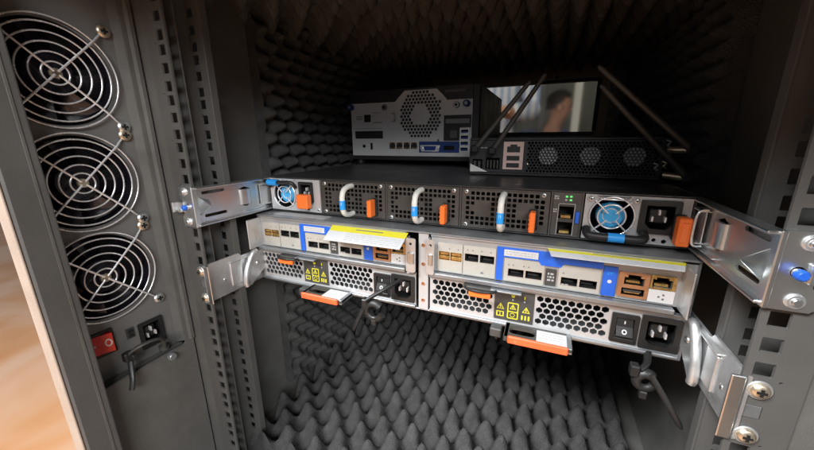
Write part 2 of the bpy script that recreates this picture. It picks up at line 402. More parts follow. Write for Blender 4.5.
def fan_at(a, b, ang):
    f = sub('fan', (-290, a, b-46), fu)
    m = MB(FX); R = 42; n = 40
    ring0 = [(a+R*cos(2*pi*i/n), b+R*sin(2*pi*i/n)) for i in range(n)]
    m.add([(x, z, -1.6) for x, z in ring0]+[(x, z, -21) for x, z in ring0], [(i,(i+1)%n,n+(i+1)%n,n+i) for i in range(n)], 'blade', True)
    m.disc(a, b, -20.8, R, 'void', n)
    for i in range(4):
        t = pi/4+i*pi/2+.2; m.box(a-2, a+2, b-2, b+2, -20, -18, 'plastic', 0)
    m.build('fan_housing', f)
    m = MB(FX); m.cyl((a,b,-18), (a,b,-5), 17, 'blade', 32, None, 1.2)
    for k in range(7):
        t0 = 2*pi*k/7+ang; vs = []
        for q in range(6):
            rr = 16+(39.5-16)*q/5; sw_ = t0+.18*q/5
            for (dt, dd) in ((0, -17.5), (.34, -11), (.66, -6.2)):
                t = sw_+dt*(1.0-.12*q/5); vs.append((a+rr*cos(t), b+rr*sin(t), dd))
        m.add(vs, [(q*3+j, q*3+j+1, q*3+4+j, q*3+3+j) for q in range(5) for j in range(2)], 'blade', True)
    m.build('rotor', f, None, False) if False else m.build('rotor', f)
    m = MB(FX)
    for R_ in (9, 16.5, 24, 31.5, 38.5, 44): m.ring(a, b, 3.2, R_, .75, 'chrome', 56, 6)
    m.cyl((a,b,1.2), (a,b,4.6), 4.2, 'brass', 16, None, .6)
    for q in range(4):
        t = pi/4+q*pi/2; e = 57 if q in (0, 3) else 52
        pts = [(a+rr*cos(t), b+rr*sin(t), dd) for rr, dd in ((2,4.6),(20,4.6),(44,4.4),(50,2.5),(e,1.2))]
        m.tube(pts, .95, 'chrome', 6)
        m.ring(a+59.5*cos(t), b+59.5*sin(t), 1.0, 3.4, .95, 'chrome', 18, 6)
    m.build('wire_guard', f)
    for q in range(4):
        t = pi/4+q*pi/2; m = MB(FX); screw_head(m, a+59.5*cos(t), b+59.5*sin(t), 1.4, 5.6, 'brass' if q == 0 else 'zinc', 2.2); m.build('screw', f)
for i, (a, b) in enumerate(fc): fan_at(a, b, .3+.9*i)
def iec(frame, a0, a1, b0, b1, parent, name='power_inlet', proud=2.0, pm='chrome', fm='plastic', vert=True):
    m = MB(frame); W = a1-a0; H = b1-b0; q = min(W, H)*.14; k = min(W, H)*.16
    hole = [(a0+q,b0+q+k),(a0+q+k,b0+q),(a1-q-k,b0+q),(a1-q,b0+q+k),(a1-q,b1-q),(a0+q,b1-q)]
    m.plate(rrect(a0-.6, a1+.6, b0-.6, b1+.6, 1.2), [hole], proud, proud+1, fm)
    m.cavity(a0+.4, a1-.4, b0+.4, b1-.4, proud-.6, 17, 'void')
    ca = (a0+a1)/2; cb = (b0+b1)/2
    m.box(ca-W*.24, ca+W*.24, cb-H*.22, cb+H*.24, -14, -3.5, fm, 1)
    for (da, db) in ((-.17, -.06), (.17, -.06), (0, .15)):
        m.box(ca+da*W-W*.03, ca+da*W+W*.03, cb+db*H-H*.085, cb+db*H+H*.085, -3.5, proud-1.2, pm, .3)
    return m.build(name, parent)
iec(FX, *IE, fu)
m = MB(FX); a0, a1, b0, b1 = SW
m.plate(rrect(a0-1.5, a1+1.5, b0-1.5, b1+1.5, 1), [rect(a0+1, a1-1, b0+1, b1-1)], 1.8, 4, 'plastic'); m.cavity(a0+1, a1-1, b0+1, b1-1, 1.2, 8, 'void')
m.build('switch_bezel', fu)
m = MB(FX); vs = [(a0+1.4,b0+1.4,-4),(a1-1.4,b0+1.4,-4),(a1-1.4,b1-1.4,-4),(a0+1.4,b1-1.4,-4),(a0+1.4,b0+1.6,1.0),((a0+a1)/2,b0+1.6,2.2),(a1-1.4,b0+1.6,6.0),(a1-1.4,b1-1.6,6.0),((a0+a1)/2,b1-1.6,2.2),(a0+1.4,b1-1.6,1.0)]
m.add(vs, [(0,1,2,3),(4,5,8,9),(5,6,7,8),(0,1,6,5,4),(2,3,9,8,7),(1,2,7,6),(3,0,4,9)], 'red')
rk = m.build('rocker', fu)
def slope(frame):   # marks on the tilted rocker
    return lambda a, b, d: frame(a, b, d+2.2+(a-(a0+a1)/2)*(3.8/((a1-a0)/2-1.4)))
m = MB(slope(FX)); ca = a0+(a1-a0)*.74; cb = (b0+b1)/2+.5
m.plate([(ca+2.6*cos(t*pi/12), cb+4.0*sin(t*pi/12)) for t in range(24)], [[(ca+1.6*cos(t*pi/12), cb+2.8*sin(t*pi/12)) for t in range(24)]], .25, .2, 'white'); m.build('off_mark', rk)
m = MB(slope(FX)); m.f = lambda a, b, d: FX(a, b, d+1.0+(a-a0-1.4)*1.2/((a1-a0)/2-1.4)); m.box(a0+3.4, a0+4.4, cb-.9, cb+.9, .05, .3, 'white', 0); m.build('on_mark', rk)
m = MB(FX); m.plate(rect(-59,-51.5,-267.5,-256), [], .8, .8, 'plastic_grey'); m.box(-57.5,-53,-261.2,-257.5,.8,2,'plastic',.3); m.box(-57.5,-53,-266,-262.6,.8,2,'plastic',.3); m.build('fuse_holder', fu)
# black retaining strap arching over the inlet
m = MB(FX)
pts = spline([(-64,-281,4),(-67,-277,12),(-62,-270,20),(-52,-268,24),(-41,-272,22),(-34,-282,14),(-31,-296,6)], 6)
m.tube(pts, 2.6, 'plastic_grey', 8, flat=.5)
m.box(-71,-62,-284,-274,8,16,'plastic',1.2); m.box(-66,-61,-281,-277,14,19,'plastic',.8)
m.tube(spline([(-66,-283,12),(-69,-291,17),(-72,-301,21),(-75,-310,22)],5), 2.6, 'plastic', 8, flat=.45)
m.build('retaining_strap', fu)
m = MB(FX); m.cyl((-30,-296.2,5),(-30,-291,5),5,'plastic_grey',18); m.cyl((-30,-303,14),(-30,-303,19),4.2,'steel',18,None,.8); m.build('strap_anchor', fu)

# ------------------------------------------------------------------ slide rails and brackets
def slide(sgn, label):
    t = thing('slide_rail', (sgn*224, 350, -155), label, 'slide rail', 'slide rails holding the network switch')
    mx = lambda fr: (lambda a, b, d: (lambda p: (sgn*-1*p[0], p[1], p[2]))(fr(a, b, d)))
    f = mx(FXP(-224.5))                                  # long channel, a = depth
    m = MB(f)
    m.plate(rect(-1, 690, -152, -113), [rrect(9, 36, -121.6, -118.2, 1.5), rrect(9, 36, -146.5, -143, 1.5)], 0, 1.6, 'zinc')
    m.box(-1, 690, -114.6, -113, 0, 7, 'zinc', .5); m.box(-1, 690, -154, -152, -1.6, 5, 'zinc', .6)
    m.box(60, 690, -150, -149, 0, 3, 'zinc', .3)
    m.build('channel', t)
    m = MB(f)                                            # stamped bulge and spring clip
    n = 12; sec = []
    for i in range(n+1):
        q = pi*i/n; sec.append((63+8*-cos(q), 3.6*sin(q)))
    vs = [(a, -141, d) for a, d in sec]+[(a, -123, d) for a, d in sec]
    m.add(vs, [(i, i+1, n+2+i, n+1+i) for i in range(n)], 'zinc', True); m.add([(63,-144,0),(63,-120,0)]+vs, [(0,)+tuple(range(2, n+3)), (1,)+tuple(range(n+3, 2*n+4))], 'zinc')
    m.build('stamped_bulge', t)
    m = MB(f)
    m.add([(4,-143,.2),(12,-133,9),(4,-123,.2),(4,-143,1.6),(10,-133,10.4),(4,-123,1.6),(16,-138,.2),(16,-128,.2)], [(0,1,4,3),(1,2,5,4),(6,1,0),(2,1,7)], 'zinc'); m.build('spring_clip', t)
    # inner sliding member near the device
    m = MB(f); m.box(84, 560, -146, -145, 0, 6, 'zinc_dull', .3); m.box(84, 560, -121, -120, 0, 6, 'zinc_dull', .3); m.box(84, 560, -146, -120, 1.8, 2.6, 'zinc_dull', 0)
    if sgn > 0:
        m.tube(spline([(83,-147,2),(82,-146,8),(82,-134,9),(82,-121,8),(83,-119,2)],4), 1.0, 'zinc', 8)
    m.build('inner_member', t)
    fy = mx(FY(-.4))
    m = MB(fy)
    out = [(-223,-112),(-241,-112),(-243,-114),(-243,-122),(-239.5,-126),(-239.5,-141),(-243,-145),(-243,-153),(-241,-155),(-223,-155)]
    m.plate(out, [circ(-232.5,-133.35,3.2,16)], 2, 2, 'zinc'); m.box(-224.6,-221.8,-155,-112,-3,3,'zinc',.6)
    m.build('ear_plate', t)
    for zz in (-117.5, -149.2):
        m = MB(fy); m.cyl((-234.5,zz,2),(-234.5,zz,3.4),4.2,'zinc_dull',20,None,.6); m.cyl((-234.5,zz,3.4),(-234.5,zz,4.6),2.4,'zinc',16,None,.8); m.build('stud', t)
    m = MB(fy); m.cyl((-232,-133.4,2),(-232,-133.4,5.5),2.4,'zinc',16,None,.5); m.cyl((-231.5,-133.4,5),(-231.5,-133.4,8.5),2.9,'blue',18,None,.9); m.build('release_pin', t)
    m = MB(fy); m.box(-247,-236,-139,-128,2,4,'zinc',.8); m.box(-248,-245.5,-139,-128,2,9,'zinc',.8); m.cyl((-241.5,-137,4),(-241.5,-137,5.4),2.3,'zinc_dull',14); m.build('latch_hook', t)
    return t
slide(-1, 'zinc slide rail holding the network switch on the rack post beside the fan panel')
slide(1, 'zinc slide rail holding the network switch beside its larger orange-latched power inlet')
def storage_bracket(sgn, label):
    t = thing('support_bracket', (sgn*226, 300, -246), label, 'bracket', 'brackets carrying the storage array')
    mx = lambda fr: (lambda a, b, d: (lambda p: (sgn*-1*p[0], p[1], p[2]))(fr(a, b, d)))
    f = mx(FXP(-227))
    m = MB(f); m.plate([(-1,-243),(690,-246.8),(690,-205),(48,-203),(44,-199),(-1,-199)], [], 0, 1.6, 'zinc_dull')
    m.box(30, 690, -207, -205.6, 0, 2.5, 'zinc_dull', .3); m.box(130, 690, -248.5, -247, -1.6, 18, 'zinc_dull', .5)
    m.dome(22, -224, 0, 2.0, .8, 'zinc'); m.box(30,46,-236,-208,0,1.6,'zinc_dull',.7); m.build('side_arm', t)
    m = MB(mx(FY(-.4))); m.box(-225.6,-219,-243,-199,0,2,'zinc',.5); m.box(-236.8,-228.2,-226.5,-218,-1.2,-.6,'steel',.2); m.build('ear_plate', t)
    for zz in (-5*44.45+15.875, -5*44.45-15.875):
        m = MB(mx(FY(-.4))); m.cyl((-232.8,zz,0),(-232.8,zz,1),6.0,'zinc_dull',24,None,.4); screw_head(m, -232.8, zz, 1, 4.7, 'brass', 2.4); m.build('screw', t)
storage_bracket(-1, 'zinc bracket screwed to the post beside the fan panel, carrying the storage array')
storage_bracket(1, 'zinc bracket with two brass screws on the bare post, carrying the storage array')

# ------------------------------------------------------------------ network switch (1U)
YS = 98.2
sw = thing('network_switch', (0, 340, -155), 'black rack network switch with three fan modules, blue-banded handles and orange latches', 'network switch')
FS = FY(YS)
m = MB(FS); m.box(-220, 220, -113, -111.6, -480, 0, 'swtop', .3); m.box(-220, 220, -155.2, -153.9, -480, 0, 'swtop', .3)
m.box(-220, -218.4, -153.9, -113, -480, 0, 'swtop', 0); m.box(218.4, 220, -153.9, -113, -480, 0, 'swtop', 0); m.box(-218.4, 218.4, -153.9, -113, -478, -26, 'void', 0)
for x in (-139.5, -52, 31.3, 115.6, 140.6): m.box(x-.9, x+.9, -153.9, -113, -25, -.4, 'swface', .2)
m.build('chassis', sw)
m = MB(FZ(-111.5)); m.plate(rrect(136,198,128,172,6), [], .2, .1, 'plastic_grey'); m.build('tape_sticker', sw)
def fan_module(x0, x1, first):
    t = sub('fan_module', ((x0+x1)/2, YS, -154), sw)
    cx = (x0+x1)/2; hs = []
    nx = 15; px = (x1-x0-8)/nx; nz = 7; pz = 35/nz
    for j in range(nz):
        for i in range(nx):
            a = x0+4+px*(i+.5); b = -151+pz*(j+.5)
            if min((a-cx+21)**2, (a-cx-21)**2)+(b+133.4)**2 < 9.6**2: continue
            if j in (0, 6) and (i in (0, 14)): continue
            if j == 3 and i == 7: continue
            hs.append(rrect(a-px*.36, a+px*.36, b-pz*.34, b+pz*.34, .5, 1))
    m = MB(FS); m.plate(rect(x0+.6, x1-.6, -153.4, -113.4), hs, -.3, 1.2, 'swface')
    m.box(x0+.8, x1-.8, -114.6, -113.4, -.3, .5, 'swface', .2); m.build('grille', t)
    for q in (-21, 21):
        m = MB(FS); m.cyl((cx+q,-133.4,-20),(cx+q,-133.4,-6),10,'plastic',24); m.build('fan_hub', t)
    for (aa, bb) in ((x0+5,-117),(x1-6,-117),(x0+5,-150.5)):
        m = MB(FS); screw_head(m, aa, bb, -.2, 2.2, 'zinc_dull', 1); m.build('screw', t)
    m = MB(FS); pts = spline([(cx,-118,-.2),(cx,-118.3,9),(cx,-121,17),(cx,-128,20.5),(cx,-140,20.5),(cx,-147,17),(cx,-149.7,9),(cx,-150,-.2)], 6)
    m.tube(pts, 3.0, 'handle', 12); h = m.build('handle', t)
    m = MB(FS); m.tube([(cx,-131.5,20.6),(cx,-141.5,20.5)], 3.35, 'lblue', 14); m.build('blue_band', h)
    m = MB(FS); m.box(x1-17, x1-10, -150.5, -130.5, -.2, 3, 'plastic', .5); m.box(x1-16.5, x1-11.5, -150, -131, 3, 14, 'orange', .8)
    for k in range(4): m.box(x1-16.9, x1-16.4, -147+k*4, -145+k*4, 5, 13, 'orange', 0)
    m.build('latch', t)
fan_module(-138.6, -52.9, True); fan_module(-51.1, 30.4, False); fan_module(32.2, 114.7, False)
def wire_guard(m, a, b, R, d, k=(1, .62)):
    for q in k: m.ring(a, b, d, R*q, .75, 'chrome', 40, 6)
    for q in range(4):
        t = pi/4+q*pi/2; m.tube([(a+R*.25*cos(t), b+R*.25*sin(t), d+.6), (a+R*1.12*cos(t), b+R*1.12*sin(t), d-.2)], .75, 'chrome', 6)
    m.tube([(a-R*.72,b+R*1.06,d+.4),(a+R*.72,b+R*1.06,d+.4),(a+R*.55,b+R*.88,d+.6),(a-R*.55,b+R*.88,d+.6)], .7, 'chrome', 6, True)
def psu_fan(t, a, b, R, hubR):
    m = MB(FS); m.cyl((a,b,-20),(a,b,-3),hubR,'cyanfan',28,None,1.2); m.ring(a, b, -2.9, hubR*.55, .5, 'white', 24, 5)
    for k in range(9):
        t0 = 2*pi*k/9; vs = []
        for q in range(4):
            rr = hubR-.5+(R-hubR)*q/3
            for dt, dd in ((0,-15),(.45,-6)): vs.append((a+rr*cos(t0+dt+.1*q), b+rr*sin(t0+dt+.1*q), dd))
        m.add(vs, [(q*2, q*2+1, q*2+3, q*2+2) for q in range(3)], 'blade', True)
    m.build('fan_rotor', t)
    m = MB(FS); n = 32; m.add([(a+R*cos(2*pi*i/n), b+R*sin(2*pi*i/n), d) for d in (-1, -22) for i in range(n)], [(i,(i+1)%n,n+(i+1)%n,n+i) for i in range(n)], 'plastic', True); m.disc(a, b, -21.5, R, 'void', n); m.build('fan_shroud', t)
    m = MB(FS); wire_guard(m, a, b, R*.98, 1.4); m.build('wire_guard', t)
# power supply on the right
t = sub('power_supply', (180, YS, -154), sw)
m = MB(FS); m.plate(rect(142.4, 217.8, -153.4, -113.6), [circ(163.5,-132,17.2), rect(184,210.5,-143.5,-116.5), circ(196.5,-149.6,1.6,12), circ(203.5,-150.2,1.8,12)], 0, 1.4, 'psuplate'); m.build('face_plate', t)
psu_fan(t, 163.5, -132, 17.2, 11.2)
for x in (146.8, 180.2):
    m = MB(FS); m.cyl((x,-117.4,0),(x,-117.4,.8),3.2,'bright',20); screw_head(m, x, -117.4, .8, 2.2, 'zinc', 1.0); m.build('screw', t)
m = MB(FS); m.tube(spline([(145.5,-143.5,1),(146.5,-147.5,7),(152,-148.3,9),(174,-148.3,9),(184,-148.3,9),(188,-147.5,7),(188,-143.5,1)],4), 3.5, 'plastic', 10); h = m.build('pull_bar', t)
m = MB(FS); m.tube([(161.5,-148.3,9),(173.5,-148.3,9)], 3.9, 'lblue', 12); m.build('blue_band', h)
iec(FS, 184, 210.5, -143.5, -116.5, t)
m = MB(FS); m.box(206.5, 214.5, -147, -126, 0, 5, 'plastic', .6); m.box(207, 215.5, -149.5, -126.5, 5, 15, 'orange', 1.0); m.box(208.8, 213.6, -146, -130, 15, 15.6, 'orange', .3); m.build('latch', t)
# power supply on the left
t = sub('power_supply', (-180, YS, -154), sw)
m = MB(FS); m.plate(rect(-218, -140.8, -153.4, -113.6), [circ(-195,-133.5,17.2), rect(-171,-151,-141,-117), circ(-160,-149.8,1.8,12)], 0, 1.4, 'psuplate'); m.build('face_plate', t)
psu_fan(t, -195, -133.5, 17.2, 11.2)
m = MB(FS); m.tube(spline([(-216,-124,1),(-215.5,-119,6),(-209,-117.5,8),(-190,-117.5,8),(-178,-118,6),(-176.5,-124,1)],4), 2.4, 'plastic', 10); h = m.build('pull_bar', t)
m = MB(FS); m.tube([(-213,-117.8,8),(-198,-117.8,8)], 4.0, 'lblue', 12); m.build('blue_band', h)
iec(FS, -171, -151, -141, -117, t)
m = MB(FS); m.box(-163, -151.5, -143, -131, 0, 5, 'plastic', .6); m.box(-167, -151, -147.5, -130.5, 4, 13, 'orange', 1.0)
for k in range(5): m.box(-166.5, -165, -145+k*2.8, -143.8+k*2.8, 13, 13.4, 'orange', 0)
m.build('latch', t)
m = MB(FS); screw_head(m, -144.5, -150, 0, 2, 'zinc', 1); m.build('screw', t)
# management ports
t = sub('management_panel', (128, YS, -154), sw)
m = MB(FS); m.plate(rect(116.8, 139.6, -153.4, -113.4), [rect(122,134.5,-137.2,-124), rect(122,134.5,-151.6,-138.4)], -.3, 1.2, 'swface'); m.box(121.2,122,-152.3,-123.2,-.3,.5,'bright',.1); m.box(134.5,135.3,-152.3,-123.2,-.3,.5,'bright',.1); m.box(121.2,135.3,-123.9,-123.1,-.3,.5,'bright',.1); m.build('panel', t)
for b in (-137.2, -151.6):
    m = MB(FS); m.cavity(122,134.5,b,b+13.2,-.4,14,'void'); m.box(124,132.5,b+.4,b+3,-8,-1,'gold',.2); m.box(122,134.5,b+11,b+13.2,-6,-1,'plastic_grey',.3); m.build('network_port', t)
for (x, z, mm) in ((127.5,-117,'led'),(131,-116.8,'led'),(127.2,-120,'printlight'),(131,-120,'led')):
    m = MB(FS); m.box(x-1, x+1, z-.8, z+.8, -.3, .2, mm, .2); m.build('indicator', t)
m = MB(FS); printlines(m, 117.5, 122, -120, -116, -.25, 'printlight', 2, 3); printlines(m, 117.5,120.5,-132,-128,-.25,'printlight',2,4); m.build('print', t)
m = MB(FS); m.box(135.9, 139.2, -140.5, -130, -.3, 1.6, 'blue', .4); m.build('blue_tab', t)

# ------------------------------------------------------------------ storage array (2U)
YT = 78
st = thing('storage_array', (0, 318, -245), 'grey two-unit storage array with twin controllers, honeycomb power supplies and orange pull tabs', 'storage array')
FT = FY(YT)
m = MB(FT); m.box(-223.5, 223.5, -158.4, -156.8, -482, 3, 'steel', .4); m.box(-223.5, 223.5, -245, -243.4, -482, 1, 'steel', .4)
for q in (-1, 1):
    a, b = sorted((q*223.5, q*222)); m.box(a, b, -243.4, -158.4, -482, 2, 'steel', 0)
m.box(-222, 222, -243.4, -158.4, -480, -40, 'void', 0); m.build('chassis', st)
m = MB(FT); m.plate(rect(-5.2, 5.2, -243.2, -158.6), [circ(-.2, z, 2.2, 14) for z in (-171.5,-192,-214,-233)], 1.5, 1.5, 'psuplate'); m.box(-4.5,4.5,-243,-159,-39,-1,'steel',0); m.build('centre_strip', st)
for z in (-171.5,-192,-214,-233): m = MB(FT); m.disc(-.2, z, .1, 2.2, 'copper', 14); m.ring(-.2, z, 1.3, 2.0, .35, 'copper', 14, 5); m.build('rivet_hole', st)
m = MB(FZ(-156.8)); m.plate(rrect(-202,-125,82,98,1), [], .25, .15, 'toplabel'); m.build('top_label', st)
def sfp(t, a0, a1, b0, b1, inner, name='optical_port'):
    m = MB(FT); m.cavity(a0+.5, a1-.5, b0+.4, b1-.4, .4, 15, 'void'); m.plate(rect(a0, a1, b0, b1), [rect(a0+.45, a1-.45, b0+.4, b1-.4)], 1.15, 1.0, 'zinc_dull' if inner == 'void' else 'gold')
    if inner == 'gold':
        m.box(a0+.6, a1-.6, b0+.5, (b0+b1)/2-.3, -9, .5, 'gold', .4); m.box(a0+.9, a1-.9, (b0+b1)/2+.5, b1-.7, -9, .2, 'gold', .4)
    else:
        m.box(a0+2, a1-2, b0+1, b0+2.3, -12, -6, 'plastic_grey', .2)
    return m.build(name, t)
def marks(m, a0, a1, b, seed):
    rnd = random.Random(seed); a = a0
    while a < a1:
        k = rnd.choice((0, 1))
        if k: m.add([(a, b-.9, 1.05), (a+1.8, b-.9, 1.05), (a+.9, b+.9, 1.05)], [(0,1,2)], 'print')
        else: m.box(a, a+1.5, b-.7, b+.7, .95, 1.06, 'printlight', 0)
        a += rnd.uniform(3.6, 5.5)
def lever(a, b0, b1, sgn):
    m = MB(FT); a0, a1 = sorted((a, a+sgn*1.4)); m.box(a0, a1, b0, b1, 0, 21, 'zinc_dull', .5); m.box(min(a, a+sgn*6), max(a, a+sgn*6), b0+8, b0+16, 9, 10.4, 'zinc_dull', .4)
    return m
def controller(X, lab):
    t = sub('controller', (X+115, YT, -203), st, lab)
    q = lambda *r: [r[0]+X, r[1]+X, r[2], r[3]]
    ports = [(16.4,27.6,-184,-175.2),(28.2,39.6,-184,-175.2),(42.4,56.3,-182.3,-174),(57,71.2,-182.3,-174),(83.6,98.2,-191.4,-183.4),(99,113.8,-191.4,-183.4),(128.8,142.7,-192.6,-184.6),(143.5,157.6,-192.6,-184.6)]
    hol = [rect(*q(*p)) for p in ports]+[rect(*q(176,190,-183.5,-174.6)), rect(*q(175,191,-192.6,-186.4)), rect(*q(195.5,208.5,-183,-174))]
    m = MB(FT); m.plate(rect(X+8, X+222-(X<0)*11.6+0, -197.5, -160.5), hol, 0, 1.4, 'bright'); m.build('face_plate', t)
    k = 0
    for (a0, a1, b0, b1, ph) in ((15,40.3,-196.3,-166.2,(0,1)),(41.3,72.2,-196.3,-166.2,(2,3)),(80.3,115,-196.3,-174,(4,5)),(126.8,159.4,-196.3,-174,(6,7))):
        m = MB(FT); m.plate(rrect(*q(a0,a1,b0,b1), .8, 2), [rect(*q(*ports[i])) for i in ph], 1.0, .9, 'cream')
        marks(m, X+a0+3, X+a1-4, ports[ph[0]][3]+3.6, 10+k); printlines(m, X+a0+3, X+a0+10, b0+4, b0+5.4, 1.0, 'printlight', 1, 30+k)
        if k == 1: m.add([(X+58,b0+3,1.05),(X+62,b0+3,1.05),(X+60,b0+5.6,1.05)], [(0,1,2)], 'print'); 
        m.build('port_plate', t); k += 1
    for i, p in enumerate(ports): sfp(t, *q(*p), 'gold' if i < 2 else 'void')
    m = MB(FT)
    m.plate([(X+73,-196.5),(X+79,-196.5),(X+79,-173),(X+109.5,-173),(X+112,-176.6),(X+128,-176.6),(X+130.5,-173),(X+160,-173),(X+160,-163.6),(X+73,-163.6)], [], 1.3, 1.2, 'blue'); m.build('blue_band', t)
    m = MB(FT); m.plate(rect(*q(79.5,109,-171.6,-165.4)), [], 1.6, .3, 'paper'); printlines(m, X+81, X+107.5, -170.8, -166.2, 1.6, 'printlight', 2, 5, .5); m.build('serial_label', t)
    m = MB(FT); m.box(X+116.2, X+125.2, -195, -179, 0, 1.4, 'plastic_grey', .4); printlines(m, X+118, X+123.5, -191, -182, 1.4, 'printlight', 3, 6); m.build('grey_block', t)
    m = MB(FT); m.box(X+160.6, X+171, -196.4, -170, 0, 1.6, 'blue', .4); m.cyl((X+165.8,-183,1.6),(X+165.8,-183,1.8),1.6,'white',12); printlines(m, X+163.5, X+168, -177.5, -174.5, 1.6, 'lblue', 2, 8); m.build('blue_block', t)
    m = MB(FT); m.plate(rrect(*q(172,193.4,-194.6,-172.6), 1, 2), [rect(*q(176,190,-183.5,-174.6)), rect(*q(175,191,-192.6,-186.4))], 2, 2, 'copper')
    m.cavity(X+176, X+190, -183.5, -174.6, .6, 12, 'void'); m.box(X+176, X+178.6, -177.2, -174.6, -3, 1.6, 'copper', .2); m.box(X+187.4, X+190, -177.2, -174.6, -3, 1.6, 'copper', .2); m.box(X+178, X+188, -183.2, -181, -8, -2, 'gold', .2); m.build('network_port', t)
    m = MB(FT); m.cavity(X+175, X+191, -192.6, -186.4, .6, 10, 'void'); m.box(X+176.5, X+189.5, -190.2, -188.6, -8, .4, 'plastic_grey', .2); m.box(X+177.5, X+188.5, -191.4, -190.6, -8, 0, 'gold', .1); m.build('usb_port', t)
    m = MB(FT); m.plate(rrect(*q(194,211,-184.2,-172.6), 1, 2), [rect(*q(195.5,208.5,-183,-174))], 1.6, 1.6, 'gold'); m.cavity(X+195.5, X+208.5, -183, -174, .4, 12, 'void'); m.box(X+195.5, X+198, -176, -174, -3, 1.2, 'gold', .2); m.box(X+206, X+208.5, -176, -174, -3, 1.2, 'gold', .2); m.box(X+197.5, X+207, -182.8, -180.6, -8, -2, 'gold', .2); m.build('network_port', t)
    m = MB(FT); m.box(X+193.8, X+211.4, -195.8, -184.8, 0, 1.5, 'white', .3)
    for (x, z) in ((201,-190.5),(204,-188.6),(204,-192.2)): m.cyl((X+x, z, 1.5), (X+x, z, 1.62), .9, 'print', 10)
    m.build('port_label', t)
    m = MB(FT); m.box(X+8, X+212, -202.4, -197.8, 0, 7, 'steel', .8); m.box(X+8, X+212, -160.3, -158.8, 0, 2, 'bright', .2); m.build('lower_lip', t)
    return t
def power_supply(X, lab):
    t = sub('power_supply', (X+115, YT, -243), st, lab)
    H = hexgrid(X+9.5, X+72, -236.5, -206.5, 6.55, 3.2)+hexgrid(X+111, X+171, -236.5, -206.5, 6.55, 3.2)
    m = MB(FT); m.plate(rect(X+7, X+222, -242.8, -203.2), H+[rect(X+173, X+191, -236.6, -211.2), rect(X+194, X+220.5, -238, -209)], 0, 1.2, 'psuplate'); m.build('honeycomb_plate', t)
    m = MB(FT); m.box(X+7, X+222, -243.2, -240.6, 0, 3, 'steel', .5); m.box(X+7, X+222, -204.4, -202.8, 0, 4, 'steel', .4); m.build('edge_rim', t)
    # dark warning label
    m = MB(FT); m.box(X+73.6, X+109.6, -237.5, -206, 0, 1.2, 'plastic_grey', .3); lb = m.build('warning_label', t)
    m = MB(FT)
    def tri(a, b, s):
        o = [(a-s,b-s*.8),(a+s,b-s*.8),(a,b+s*.95)]; c = (a, b-s*.22); i = [(c[0]+(p[0]-c[0])*.66, c[1]+(p[1]-c[1])*.66) for p in o]
        m.plate(o, [i], 1.42, .2, 'yellow'); m.box(a-.45, a+.45, b-s*.45, b+s*.35, 1.2, 1.42, 'yellow', 0)
    tri(X+79.5, -223.2, 3.6); tri(X+103, -223.6, 3.6); tri(X+91, -222.4, 3.0)
    m.plate(rrect(X+86, X+96.2, -235, -218, 1.2, 3), [rrect(X+87, X+95.2, -227, -219, .6, 2), rrect(X+87, X+95.2, -234, -228, .6, 2)], 1.42, .2, 'yellow')
    m.ring(X+91, -231, 1.4, 2.0, .35, 'yellow', 20, 4)
    m.plate(rect(X+76, X+83, -234, -228.6), [rect(X+77, X+79.2, -233.2, -229.4), rect(X+79.8, X+82, -233.2, -229.4)], 1.42, .2, 'yellow')
    for q_ in range(3): m.box(X+99+q_*3, X+100.6+q_*3, -234, -229.4, 1.2, 1.42, 'yellow', 0)
    m.add([(X+88.6,-209.8,1.4),(X+92.4,-209.8,1.4),(X+91.6,-212.6,1.4),(X+89.4,-212.6,1.4)], [(0,1,2,3)], 'yellow'); m.box(X+100.6, X+101.4, -212.8, -209.6, 1.2, 1.42, 'yellow', 0)
    m.cyl((X+90.5,-215,1.2),(X+90.5,-215,1.44),.8,'printlight',10); m.cyl((X+101,-215.2,1.2),(X+101,-215.2,1.44),.8,'printlight',10)
    m.build('warning_symbols', t)
    # rocker switch
    m = MB(FT); m.plate(rrect(X+172, X+192, -237.4, -210.4, 1), [rect(X+175.5, X+188.5, -230, -214)], 2.2, 2.8, 'plastic'); m.cavity(X+175.5, X+188.5, -230, -214, 1.6, 8, 'void')
    m.box(X+174, X+190, -236, -232.5, 2.2, 3.4, 'plastic', .4)
    m.add([(X+176,-229.6,5.2),(X+188,-229.6,5.2),(X+188,-222,1.6),(X+176,-222,1.6),(X+188,-214.4,.4),(X+176,-214.4,.4),(X+176,-229.6,-3),(X+188,-229.6,-3),(X+188,-214.4,-3),(X+176,-214.4,-3)], [(0,1,2,3),(3,2,4,5),(0,1,7,6),(0,3,5,9,6),(1,2,4,8,7),(4,5,9,8)], 'plastic')
    m.build('rocker_switch', t)
    m = MB(FT); m.box(X+181.6, X+182.4, -219.5, -217, 1.0, 1.6, 'white', 0); m.f = lambda a, b, d: FT(a, b, d+1.6+(-222-b)*.47); m.plate(circ(X+182,-226,1.9,18), [circ(X+182,-226,1.1,18)], .25, .2, 'white'); m.build('switch_marks', t)
    iec(FT, X+194, X+220.5, -238, -209, t)
    # small orange release tab under the controller
    m = MB(FT); m.box(X+44, X+78, -205.8, -203.4, 3, 12, 'plastic_grey', .6); m.tube(spline([(X+46,-204.5,10),(X+50,-203.8,17),(X+61,-203.2,20),(X+72,-203.8,17),(X+76,-204.5,10)],5), 1.4, 'plastic', 8); m.box(X+51, X+71.5, -210.5, -204, 14.5, 18.5, 'orange', .8)
    m.box(X+70, X+98, -204.8, -203.2, 3, 12, 'steel', .4); m.build('release_tab', t)
    # pull handle with orange-red edge
    pl = MB(lambda a, b, d: (a, YT-b, -240.3+d))
    pl.plate(rrect(X+86, X+143, -1, 26, 2), [rrect(X+90, X+113, 7, 18, 5)], 0, 2.4, 'plastic_grey')
